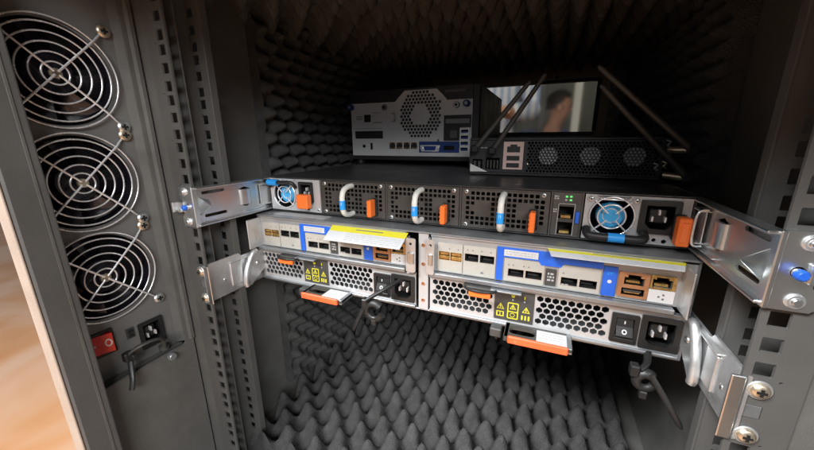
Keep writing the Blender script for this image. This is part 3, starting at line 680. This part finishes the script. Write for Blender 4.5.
    pl.box(X+86, X+90, -1, 25, -5, 0, 'plastic_grey', .6); pl.box(X+139, X+143, -1, 25, -5, .4, 'steel', .6)
    h = pl.build('pull_handle', t)
    pl = MB(lambda a, b, d: (a, YT-b, -240.3+d)); pl.plate(rect(X+114, X+139, 4, 24), [], .25, .2, 'paper')
    for r in range(3): printlines(pl, X+116, X+137, 7+r*4, 9+r*4, .25, 'printlight', 1, r)
    pl.build('handle_label', h)
    pl = MB(FT); pl.box(X+90, X+139.5, -244.6, -237.4, 25.8, 29, 'redorange', .9); pl.cyl((X+97,-241,29),(X+97,-241,29.15),1.3,'copper',12); pl.build('handle_edge', h)
    m = MB(FT); m.box(X+72, X+83, -252, -242.9, 2, 12, 'plastic_grey', 1); m.box(X+76, X+80, -256, -250, 3, 9, 'plastic', 1); m.build('catch', t)
    return t
# controllers and supplies, then their ejector levers
controller(0, None); controller(-231, None)
ps_r = power_supply(0, None); ps_l = power_supply(-231, None)
for i, (x, s_, z0, z1) in enumerate(((-221, -1, -198, -161), (214, 1, -198, -161), (5.8, 1, -199, -162), (-7.0, -1, -200, -163))):
    if i < 2: m = lever(x, z0, z1, s_)
    else:
        m = MB(FT); a0, a1 = (5.8, 13.6) if i == 2 else (-16.6, -6.4)
        m.plate(rrect(a0, a1, z0, z1, 2.5), [circ((a0+a1)/2, z1-6, 1.5, 12)], 9, 1.6, 'zinc_dull'); m.box(a0, a0+1.4, z0, z1, 0, 8, 'zinc_dull', .4); m.box(a0+2, a1-1, z0+10, z0+22, 9, 10.5, 'zinc', .7)
    m.build('ejector_lever', st)
for sgn in (-1, 1):     # chassis handles on both sides
    f = (lambda a, b, d: (-224.8+d, a, b)) if sgn < 0 else (lambda a, b, d: (224.8-d, a, b))
    m = MB(f)
    prof = [(79,-204),(66,-202),(60,-204),(50,-220),(46,-236),(47,-242),(52,-243.5),(70,-232),(79,-228)]
    m.plate(prof, [], 3.6, 3, 'zinc_dull')
    rim = [(66,-202,3),(60,-204,3),(50,-220,3),(46,-236,3),(47,-242,3)]
    m.tube(spline(rim, 4), 3.4, 'zinc_dull', 10); m.dome(66, -218, 3.6, 3.2, 1.6, 'zinc')
    m.build('side_handle', st)
# pull-out information sheets under the top edge
def sheet(x0, x1, xs0, xs1, y1, z0, z1):
    f = lambda a, b, d: (a+(xs0 if a < (x0+x1)/2 else xs1)*b, 77-(77-y1)*b, z0+(z1-z0)*b+d)
    m = MB(f)
    def strip(u0, u1, mm, d):
        m.add([(x0,u0,d),(x1,u0,d),(x1,u1,d),(x0,u1,d),(x0,u0,d-.5),(x1,u0,d-.5),(x1,u1,d-.5),(x0,u1,d-.5)], [(0,1,2,3),(4,5,6,7),(0,1,5,4),(2,3,7,6),(1,2,6,5),(0,3,7,4)], mm)
    strip(0, .38, 'yellow', 0); strip(.38, 1, 'paper', 0)
    o = m.build('information_sheet', st)
    m = MB(f)
    rnd = random.Random(4)
    for r in range(4):
        u = .50+r*.115; a = x0+ (x1-x0)*.25
        while a < x1-6:
            L = rnd.uniform(3, 9); m.add([(a,u,.06),(min(a+L,x1-3),u,.06),(min(a+L,x1-3),u+.035,.06),(a,u+.035,.06)], [(0,1,2,3)], 'printlight'); a += L+1.5
    a = x0+(x1-x0)*.35
    m.add([(a,.14,.06),(a+(x1-x0)*.36,.14,.06),(a+(x1-x0)*.36,.20,.06),(a,.20,.06)], [(0,1,2,3)], 'print')
    m.build('sheet_print', o)
sheet(-110, -17, 6, 2, 50, -160.2, -169)
sheet(116, 214, 3, -4, 64, -159.6, -162.2)
# cable retention clips (black)
m = MB(FY(0))
def clip(parent, x, z, y, sx, tail, arm=True):
    m = MB(lambda a, b, d: (x+sx*a, y-d, z+b))
    m.tube(spline([(14,8,-18),(4,3,0),(-8,-4,10),(-14,-8,14)] if arm else [(-2,-6,-8),(-5,-9,4),(-12,-12,11)],5), 3.6, 'plastic', 10, flat=.6)
    n = 18; rr = 9.5 if arm else 7
    m.tube([(-6+rr*cos(2*pi*i/n), -20+rr*sin(2*pi*i/n), 11) for i in range(2, n)], 3.0, 'plastic', 8, flat=1.5)
    m.box(-19, -12, -17, -7, 7, 15, 'plastic', 1); m.box(-9, -3, -36, -29, 8, 14, 'plastic', .8)
    m.tube(spline(tail, 5), [3.2]*(len(spline(tail,5))-3)+[2.8,2.0,.9], 'plastic', 8, flat=.45)
    return m.build('cable_clip', parent)
clip(ps_l, -40, -222, 62, 1, [(-16,-14,12),(-22,-26,12),(-30,-42,11),(-34,-50,10)])
clip(ps_r, 203, -236, 68, .9, [(-4,-12,14),(4,-22,18),(14,-36,22),(22,-48,22)], False)

# ------------------------------------------------------------------ compact server on top of the switch
YM = 330
ms = thing('compact_server', (-118, 450, -111.5), 'silver-backed compact server with honeycomb fan grille and blue video port strip', 'server')
FM = FY(YM)
m = MB(FM); m.box(-238, 2, -105, 16, -244, -3, 'case', 2)
m.build('case', ms)
for (x, y) in ((-225,-10),(-12,-10),(-225,-230),(-12,-230)): m = MB(FM); m.cyl((x,-111.4,y),(x,-104.5,y),8,'plastic',18); m.build('foot', ms)
gc = (-99, -27.5)
def ingrille(a, b):
    da, db = abs(a-gc[0]), abs(b-gc[1])
    return da < 37 and db < 37 and da+db < 54 and (a-gc[0])**2+(b-gc[1])**2 > 17**2
G = hexgrid(-137, -61, -66, 12, 6.3, 2.75, ingrille)
band = [(-236,16-1),(-236,-5),(-143,-5),(-136,3),(-136,4)]
m = MB(FM)
m.plate(rect(-236, -10, -97, 14.5), G+[rect(-229,-171,-66.5,-53), rect(-207,-197,-36,-26)]+[rect(-158.6+14*i,-147+14*i,-84.6,-73.5) for i in range(4)], 0, 1.4, 'silver')
m.build('rear_panel', ms)
m = MB(FM)
m.plate([(-236.5,-5),(-146,-5),(-139,2),(-128,12.2),(-70,12.2),(-59,2),(-52,-6),(-10,-6),(-10,15.4),(-236.5,15.4)], [], 1.2, 1.1, 'case'); m.box(-9.6, 1.6, -104, 15.6, -3, .6, 'case', 1); m.box(-236.5,-10,-104.6,-97.2,-3,.4,'case',.6)
printlines(m, -56, -22, 5, 9.5, 1.2, 'print', 1, 2, .2); m.build('top_band', ms)
m = MB(FM); m.disc(gc[0], gc[1], -8, 42, 'void', 32); m.cyl((gc[0],gc[1],-7.9),(gc[0],gc[1],-4),16,'plastic',28); m.build('fan', ms)
for (x, z, r, mm) in ((-234,-11,5.2,'darkblue'),(-19,-13,5.2,'darkblue')):
    m = MB(FM); m.cyl((x,z,0),(x,z,9),r,mm,22,None,1); m.cyl((x,z,9),(x,z,9.8),r*.45,'bright',14); m.build('thumbscrew', ms)
for (x, z) in ((-166,-13.5),(-36,-14.5)):
    m = MB(FM); m.cyl((x,z,0),(x,z,5),5,'steel',20,None,.8); m.cyl((x,z,5),(x,z,5.4),2.2,'void',12); m.build('knurled_screw', ms)
m = MB(FM); m.cavity(-207,-197,-36,-26,-.2,8,'void'); m.plate(rect(-208.5,-195.5,-37.5,-24.5), [rect(-207,-197,-36,-26)], .6, .6, 'case'); m.build('power_jack', ms)
m = MB(FM); m.cavity(-229,-171,-66.5,-53,-.2,9,'void'); m.plate(rect(-231,-169,-69,-50.5), [rect(-229,-171,-66.5,-53)], .8, .6, 'silver'); m.build('expansion_slot', ms)
for i in range(4):
    a = -158.6+14*i; m = MB(FM); m.cavity(a, a+11.6, -84.6, -73.5, -.2, 10, 'void'); m.box(a+1.5, a+10, -84.2, -82, -8, -2, 'gold', .2); m.box(a, a+2.4, -76.5, -73.5, -4, .3, 'copper', .2); m.box(a+9.2, a+11.6, -76.5, -73.5, -4, .3, 'copper', .2); m.build('network_port', ms)
m = MB(FM); m.plate(rect(-101,-29.5,-90.5,-72), [], .9, .8, 'darkblue'); m.build('video_strip', ms)
m = MB(FM); m.plate([(-96,-88.5),(-65,-88.5),(-62.5,-78),(-98.5,-78)], [[(-90,-87),(-71,-87),(-69,-79.6),(-92,-79.6)]], 3.4, 2.5, 'chrome'); m.plate([(-90,-87),(-71,-87),(-69,-79.6),(-92,-79.6)], [], 2.6, 1.6, 'darkblue')
for x in (-94.8,-66.2): m.cyl((x,-83.3,3.4),(x,-83.3,6),2.2,'zinc',6)
m.build('video_port', ms)
m = MB(FM); m.box(-56,-38,-86,-79,.9,1.6,'void',.3); m.build('display_port', ms)
for i in range(4):
    z = -59.6-i*9.6; m = MB(FM); m.plate(rect(-28.4,-14,z,z+7.6), [rect(-27.4,-15,z+1,z+6.6)], 1.6, 1.6, 'chrome'); m.box(-27.2,-15.2,z+1.2,z+3.8,.2,1.3,'darkblue',.2); m.plate(rect(-27.4,-15,z+1,z+6.6), [], .3, .2, 'void'); m.build('usb_port', ms)
m = MB(FM); m.plate(rect(-57,-11,-49.5,-30), [], .8, .7, 'case'); m.plate(rect(-57,-30,-71,-49.5), [], .8, .7, 'case'); m.plate(rect(-54,-14,-43,-36), [], 1.0, .2, 'printlight'); m.plate(rect(-46,-34,-66,-54), [], 1.0, .2, 'print'); m.build('information_label', ms)
m = MB(FM); m.tube([(-150,-24,.2),(-150,-24,4),(-145,-24,6),(-145,-37,6),(-150,-37,4),(-150,-37,.2)], 1, 'zinc', 8); m.build('cable_loop', ms)
m = MB(FM); m.cyl((-211,-80,0),(-211,-80,.9),3,'void',18); m.box(-197.5,-193,-86,-74,0,.8,'void',.2); m.build('lock_slot', ms)
m = MB(FM); screw_head(m, -66, -70, 0, 3, 'zinc', 1); m.build('screw', ms)
m = MB(FM); printlines(m, -225, -213, -34, -26, .05, 'print', 3, 4); printlines(m, -190, -172, -40, -37, .05, 'print', 1, 5); printlines(m, -190,-176,-23,-21,.05,'print',1,6); printlines(m, -228,-172,-49.6,-48,.05,'print',1,7); m.build('panel_print', ms)

# ------------------------------------------------------------------ firewall appliance with antennas
YF = 200
fw = thing('firewall_appliance', (118, 270, -111.5), 'flat black network appliance with perforated back, pink port plate and stick antennas', 'appliance')
FF = FY(YF)
m = MB(FF); m.box(16.5, 219.5, -69.4, -66, -128, 0, 'case', .8); m.box(16.5, 219.5, -110.8, -107.6, -128, 0, 'case', .6); m.box(16.5,18.4,-107.6,-69.4,-128,0,'case',.3); m.box(217.6,219.5,-107.6,-69.4,-128,0,'case',.3); m.box(18.4,217.6,-107.6,-69.4,-127,-24,'void',0); m.build('case', fw)
for (x, y) in ((28,-10),(208,-10),(28,-118),(208,-118)): m = MB(FF); m.cyl((x,-111.5,y),(x,-110.6,y),6,'plastic',14); m.build('foot', fw)
fcs = [108.5, 152, 194]
H = hexgrid(85, 216, -106.5, -70.5, 3.75, 1.62)
m = MB(FF); m.plate(rect(18.5, 217.5, -107.5, -69.5), H+[rect(20.5,33,-104,-92), rect(37,54,-104,-90)], -.3, 1, 'case'); m.build('rear_panel', fw)
for x in fcs:
    m = MB(FF); m.cyl((x,-87,-16),(x,-87,-3.2),10.4,'plastic',28); m.disc(x,-87,-3.1,10.3,'paper'); m.ring(x,-87,-4,17,1.2,'plastic',32,6)
    for k in range(7):
        t0 = 2*pi*k/7; m.add([(x+10*cos(t0),-87+10*sin(t0),-12),(x+17*cos(t0+.1),-87+17*sin(t0+.1),-12),(x+17*cos(t0+.6),-87+17*sin(t0+.6),-6),(x+10*cos(t0+.5),-87+10*sin(t0+.5),-6)], [(0,1,2,3)], 'plastic')
    m.build('fan', fw)
m = MB(FF); m.plate(rect(58,81,-103.5,-71), [rect(62,77,-83.4,-74), rect(62,77,-93,-87.4), rect(62,77,-101.4,-96)], .9, 1.0, 'pink'); m.build('port_plate', fw)
for (b0, b1, nm) in ((-83.4,-74,'network_port'),(-93,-87.4,'usb_port'),(-101.4,-96,'usb_port')):
    m = MB(FF); m.cavity(62,77,b0,b1,.2,9,'void'); m.box(63.5,75.5,b0+.8,b0+2.3,-8,-.6,'plastic_grey' if nm == 'usb_port' else 'gold',.2)
    if nm == 'network_port': m.box(62,65.5,-76.4,-74,-3,.6,'pink',.1); m.box(73.5,77,-76.4,-74,-3,.6,'pink',.1)
    m.build(nm, fw)
m = MB(FF)
for (a0,a1) in ((20.5,33),(37,54)):
    m.cavity(a0,a1,-104,-92 if a0<30 else -90,-.5,8,'void')
for k in range(4): m.box(38.5+k*4,40.5+k*4,-103,-93,-5,-.4,'plastic_grey',.2)
for k in range(2): m.box(22+k*5.5,25+k*5.5,-103,-94,-5,-.4,'plastic_grey',.2)
m.build('video_port', fw)
m = MB(FF); m.add([(18,-107.4,.4),(40,-107.2,.4),(34,-104.6,.4),(18,-97.6,.4),(18,-107.4,.1),(40,-107.2,.1),(34,-104.6,.1),(18,-97.6,.1)], [(0,1,2,3),(4,5,6,7),(0,1,5,4),(1,2,6,5),(2,3,7,6),(3,0,4,7)], 'white'); m.build('white_patch', fw)  # flat white patch at the lower left of the rear panel
m = MB(FF); printlines(m, 30, 38, -79, -77, -.25, 'printlight', 1, 2); m.build('panel_print', fw)
m = MB(FF); screw_head(m, 86, -97, -.3, 1.8, 'brass', 1); m.build('screw', fw)
def antenna(p0, p1, base):
    m = MB(FF); p0 = Vector(p0); p1 = Vector(p1); d = p1-p0
    m.cyl(base, p0-Vector((0,0,0)), 3.4, 'brass', 14); m.box(p0.x-4.5,p0.x+4.5,p0.y-4.5,p0.y+4.5,p0.z-4,p0.z+4,'plastic',1.5)
    m.tube([p0+d*q for q in (0,.12,.14,.6,.97,1)], [3.6,3.5,3.1,2.9,2.6,1.6], 'plastic_grey', 12); return m.build('antenna', fw)
antenna((25,-79,9),(83,-6,12),(25,-79,-1)); antenna((46,-81,9),(98,0,12),(46,-81,-1))
antenna((236,-105.4,20),(150.5,-15.5,20),(219,-104,10)); antenna((235,-78.7,20),(146.5,2.4,20),(219,-79,10))
for (x, z, mm) in ((220.6,-94,'brass'),(221,-72.6,'bright'),(213.5,-96,'bright')):
    m = MB(FF); m.tube(spline([(x-2,z+3,0),(x+1.5,z+1,2),(x-1,z-2,2),(x+2,z-4,1)],3), 1.1, mm, 6); m.build('wire_end', fw)

# ------------------------------------------------------------------ hall seen through the front window
def skinned(name, joints, bones, matname, parent=None, sub_=2):
    names = list(joints); me = bpy.data.meshes.new(name)
    base = Vector((sum(joints[n][0][0] for n in names)/len(names), sum(joints[n][0][1] for n in names)/len(names), min(joints[n][0][2] for n in names)))
    me.from_pydata([tuple(Vector(joints[n][0])-base) for n in names], [(names.index(a), names.index(b)) for a, b in bones], [])
    o = bpy.data.objects.new(name, me); COL.objects.link(o)
    bm = bmesh.new(); bm.from_mesh(me); ly = bm.verts.layers.skin.verify(); bm.verts.ensure_lookup_table()
    for i, n in enumerate(names):
        r = joints[n][1]; bm.verts[i][ly].radius = r if isinstance(r, tuple) else (r, r); bm.verts[i][ly].use_root = (i == 0)
    bm.to_mesh(me); bm.free()
    sk = o.modifiers.new('skin', 'SKIN'); sk.use_smooth_shade = True; ss = o.modifiers.new('sub', 'SUBSURF'); ss.levels = sub_; ss.render_levels = sub_
    me.materials.append(MATS[matname]); return place(o, base, parent)
def figure(ox, oy, oz, label, shirt, seated, look):
    # local metres, oz = floor
    V = lambda x, y, z: (ox+x, oy+y, oz+z)
    hip = .53 if seated else .92
    t = thing('person', (ox*1000, oy*1000, oz*1000), label, 'person', 'people beyond the window')
    lean = .06*look
    J = {'pel': (V(0,0,hip), (.15,.11)), 'wai': (V(lean*.4,0,hip+.2), (.135,.10)), 'che': (V(lean,-.01,hip+.42), (.17,.11)), 'nec': (V(lean*1.4,-.02,hip+.58), (.044,.044)), 'hd1': (V(lean*2,-.03,hip+.66), (.058,.066)), 'hd2': (V(lean*2.2,-.03,hip+.75), (.088,.092)), 'hd3': (V(lean*2.2,-.03,hip+.82), (.07,.075))}
    B = [('pel','wai'),('wai','che'),('che','nec'),('nec','hd1'),('hd1','hd2'),('hd2','hd3')]
    for s, n in ((-1,'l'),(1,'r')):
        J['sh'+n] = (V(lean+.19*s,0,hip+.5), (.06,.06)); J['el'+n] = (V(lean+.25*s,-.06,hip+.24), (.045,.045))
        J['wr'+n] = (V(lean+.14*s+.1*look,-.24,hip+.22), (.03,.025)); J['pa'+n] = (V(lean+.12*s+.13*look,-.31,hip+.23), (.036,.018))
        B += [('che','sh'+n),('sh'+n,'el'+n),('el'+n,'wr'+n),('wr'+n,'pa'+n)]
        for f in range(4):
            dx = (f-1.5)*.019; J['f%d%s' % (f,n)] = (V(lean+.12*s+.13*look+dx,-.36,hip+.235), .010); J['g%d%s' % (f,n)] = (V(lean+.12*s+.13*look+dx*1.15,-.385+.006*abs(f-1),hip+.21), .008)
            B += [('pa'+n,'f%d%s' % (f,n)),('f%d%s' % (f,n),'g%d%s' % (f,n))]
        J['th'+n] = (V(lean+.12*s+.13*look-s*.045,-.31,hip+.22), .011); J['ti'+n] = (V(lean+.12*s+.13*look-s*.06,-.345,hip+.215), .009); B += [('pa'+n,'th'+n),('th'+n,'ti'+n)]
        if seated: J['kn'+n] = (V(.12*s,-.42,.53), (.07,.07)); J['an'+n] = (V(.12*s,-.4,.09), (.045,.045))
        else: J['kn'+n] = (V(.1*s,0,.5), (.07,.07)); J['an'+n] = (V(.1*s,.02,.09), (.045,.045))
        J['to'+n] = (V(.12*s,(-.4 if seated else .02)-.16,.04), (.045,.035)); J['hp'+n] = (V(.1*s,0,hip-.04), (.1,.1))
        B += [('pel','hp'+n),('hp'+n,'kn'+n),('kn'+n,'an'+n),('an'+n,'to'+n)]
    skinned('body', J, B, 'skin', t)
    K = {k: (J[k][0], tuple(q*1.14+.008 for q in J[k][1])) for k in ('pel','wai','che','shl','shr','ell','elr','wrl','wrr')}
    K['che'] = (J['che'][0], (.19,.125))
    skinned('shirt', K, [('pel','wai'),('wai','che'),('che','shl'),('shl','ell'),('ell','wrl'),('che','shr'),('shr','elr'),('elr','wrr')], shirt, t)
    L_ = {k: (J[k][0], tuple(q*1.16+.006 for q in J[k][1])) for k in ('pel','hpl','hpr','knl','knr','anl','anr')}
    skinned('trousers', L_, [('pel','hpl'),('hpl','knl'),('knl','anl'),('pel','hpr'),('hpr','knr'),('knr','anr')], 'trousers', t)
    fd = Vector((1,0,0)) if look else Vector((0,-1,0)); sd = Vector((-fd.y, fd.x, 0)); hc = Vector(V(lean*2.1, -.03, hip+.735))
    def blob(name, off, rad, mm, cut=None, n=18):
        c = hc+fd*off[0]+sd*off[1]+Vector((0,0,off[2])); vs = []; fs = []
        for i in range(n+1):
            for k in range(n*2):
                th = pi*i/n; ph = pi*k/n; q = Vector((sin(th)*cos(ph), sin(th)*sin(ph), cos(th)))
                p = c+fd*q.x*rad[0]+sd*q.y*rad[1]+Vector((0,0,q.z*rad[2])); vs.append(tuple(p*1000))
        for i in range(n):
            for k in range(n*2):
                th = pi*(i+.5)/n; ph = pi*(k+.5)/n
                if cut and not cut(sin(th)*cos(ph), sin(th)*sin(ph), cos(th)): continue
                fs.append((i*2*n+k, i*2*n+(k+1) % (2*n), (i+1)*2*n+(k+1) % (2*n), (i+1)*2*n+k))
        m = MB(lambda a, b, d: (a, b, d)); m.add(vs, fs, mm, True)
        for f in [x for x in m.F if len(set(x)) < 3]: pass
        return m.build(name, t)
    blob('hair', (-.008, 0, .022), (.106, .092, .112), 'hair', lambda x, y, z: z > .5 or (x < .25 and z > -.35) )
    blob('nose', (.098, 0, -.022), (.022, .014, .022), 'skin', None, 8)
    for q in (-1, 1):
        blob('ear', (-.004, q*.088, -.012), (.022, .010, .032), 'skin', None, 8)
        blob('eye', (.086, q*.032, .004), (.010, .014, .008), 'hair', None, 8)
    blob('mouth', (.088, 0, -.058), (.008, .024, .006), 'copper', None, 8)
figure(-.22, 1.70, FL*.001, 'person in a blue and white striped shirt beyond the cabinet window', 'shirt', False, 0)
figure(.03, 2.9, FL*.001, 'person in a dark blue jacket seated beyond the cabinet window', 'jacket', True, 1)
m = MB(FY(1900)); m.box(205, 245, FL, 1400, -40, 0, 'pole', 3); m.box(190, 260, FL, FL+12, -55, 15, 'pole', 3); tag(m.build('white_post'), 'white upright post standing in the hall beyond the window', 'post', 'posts in the hall')
m = MB(FY(1580)); m.box(44, 74, FL, 1400, -30, 0, 'plastic', 2); m.box(30, 88, FL, FL+12, -45, 15, 'plastic', 3); tag(m.build('black_post'), 'slim black upright post between the two people beyond the window', 'post', 'posts in the hall')
t = thing('chair', (30, 2950, FL), 'dark chair under the seated person beyond the window', 'chair')
m = MB(FZ(FL)); m.box(-190, 250, 2730, 3150, 385, 420, 'plastic_grey', 12); m.build('seat', t)
m = MB(FZ(FL)); m.box(-170, 230, 3140, 3170, 470, 770, 'plastic_grey', 12); m.box(10, 50, 3142, 3165, 418, 480, 'plastic_grey', 4); m.build('backrest', t)
for (x, y) in ((-170,2750),(230,2750),(-170,3130),(230,3130)): m = MB(FZ(FL)); m.cyl((x,y,0),(x,y,388),14,'plastic',12); m.build('leg', t)
t = thing('wall_box', (-280, 3499, 380), 'cream wall-mounted box with a round dial seen beyond the window', 'box')
m = MB(FY(3500)); m.box(-620, -120, 330, 620, 0, 60, 'creambox', 10); m.build('housing', t)
m = MB(FY(3500)); m.ring(-420, 420, 62, 60, 12, 'creambox', 32, 8); m.disc(-420, 420, 61, 58, 'steel'); m.build('dial', t)
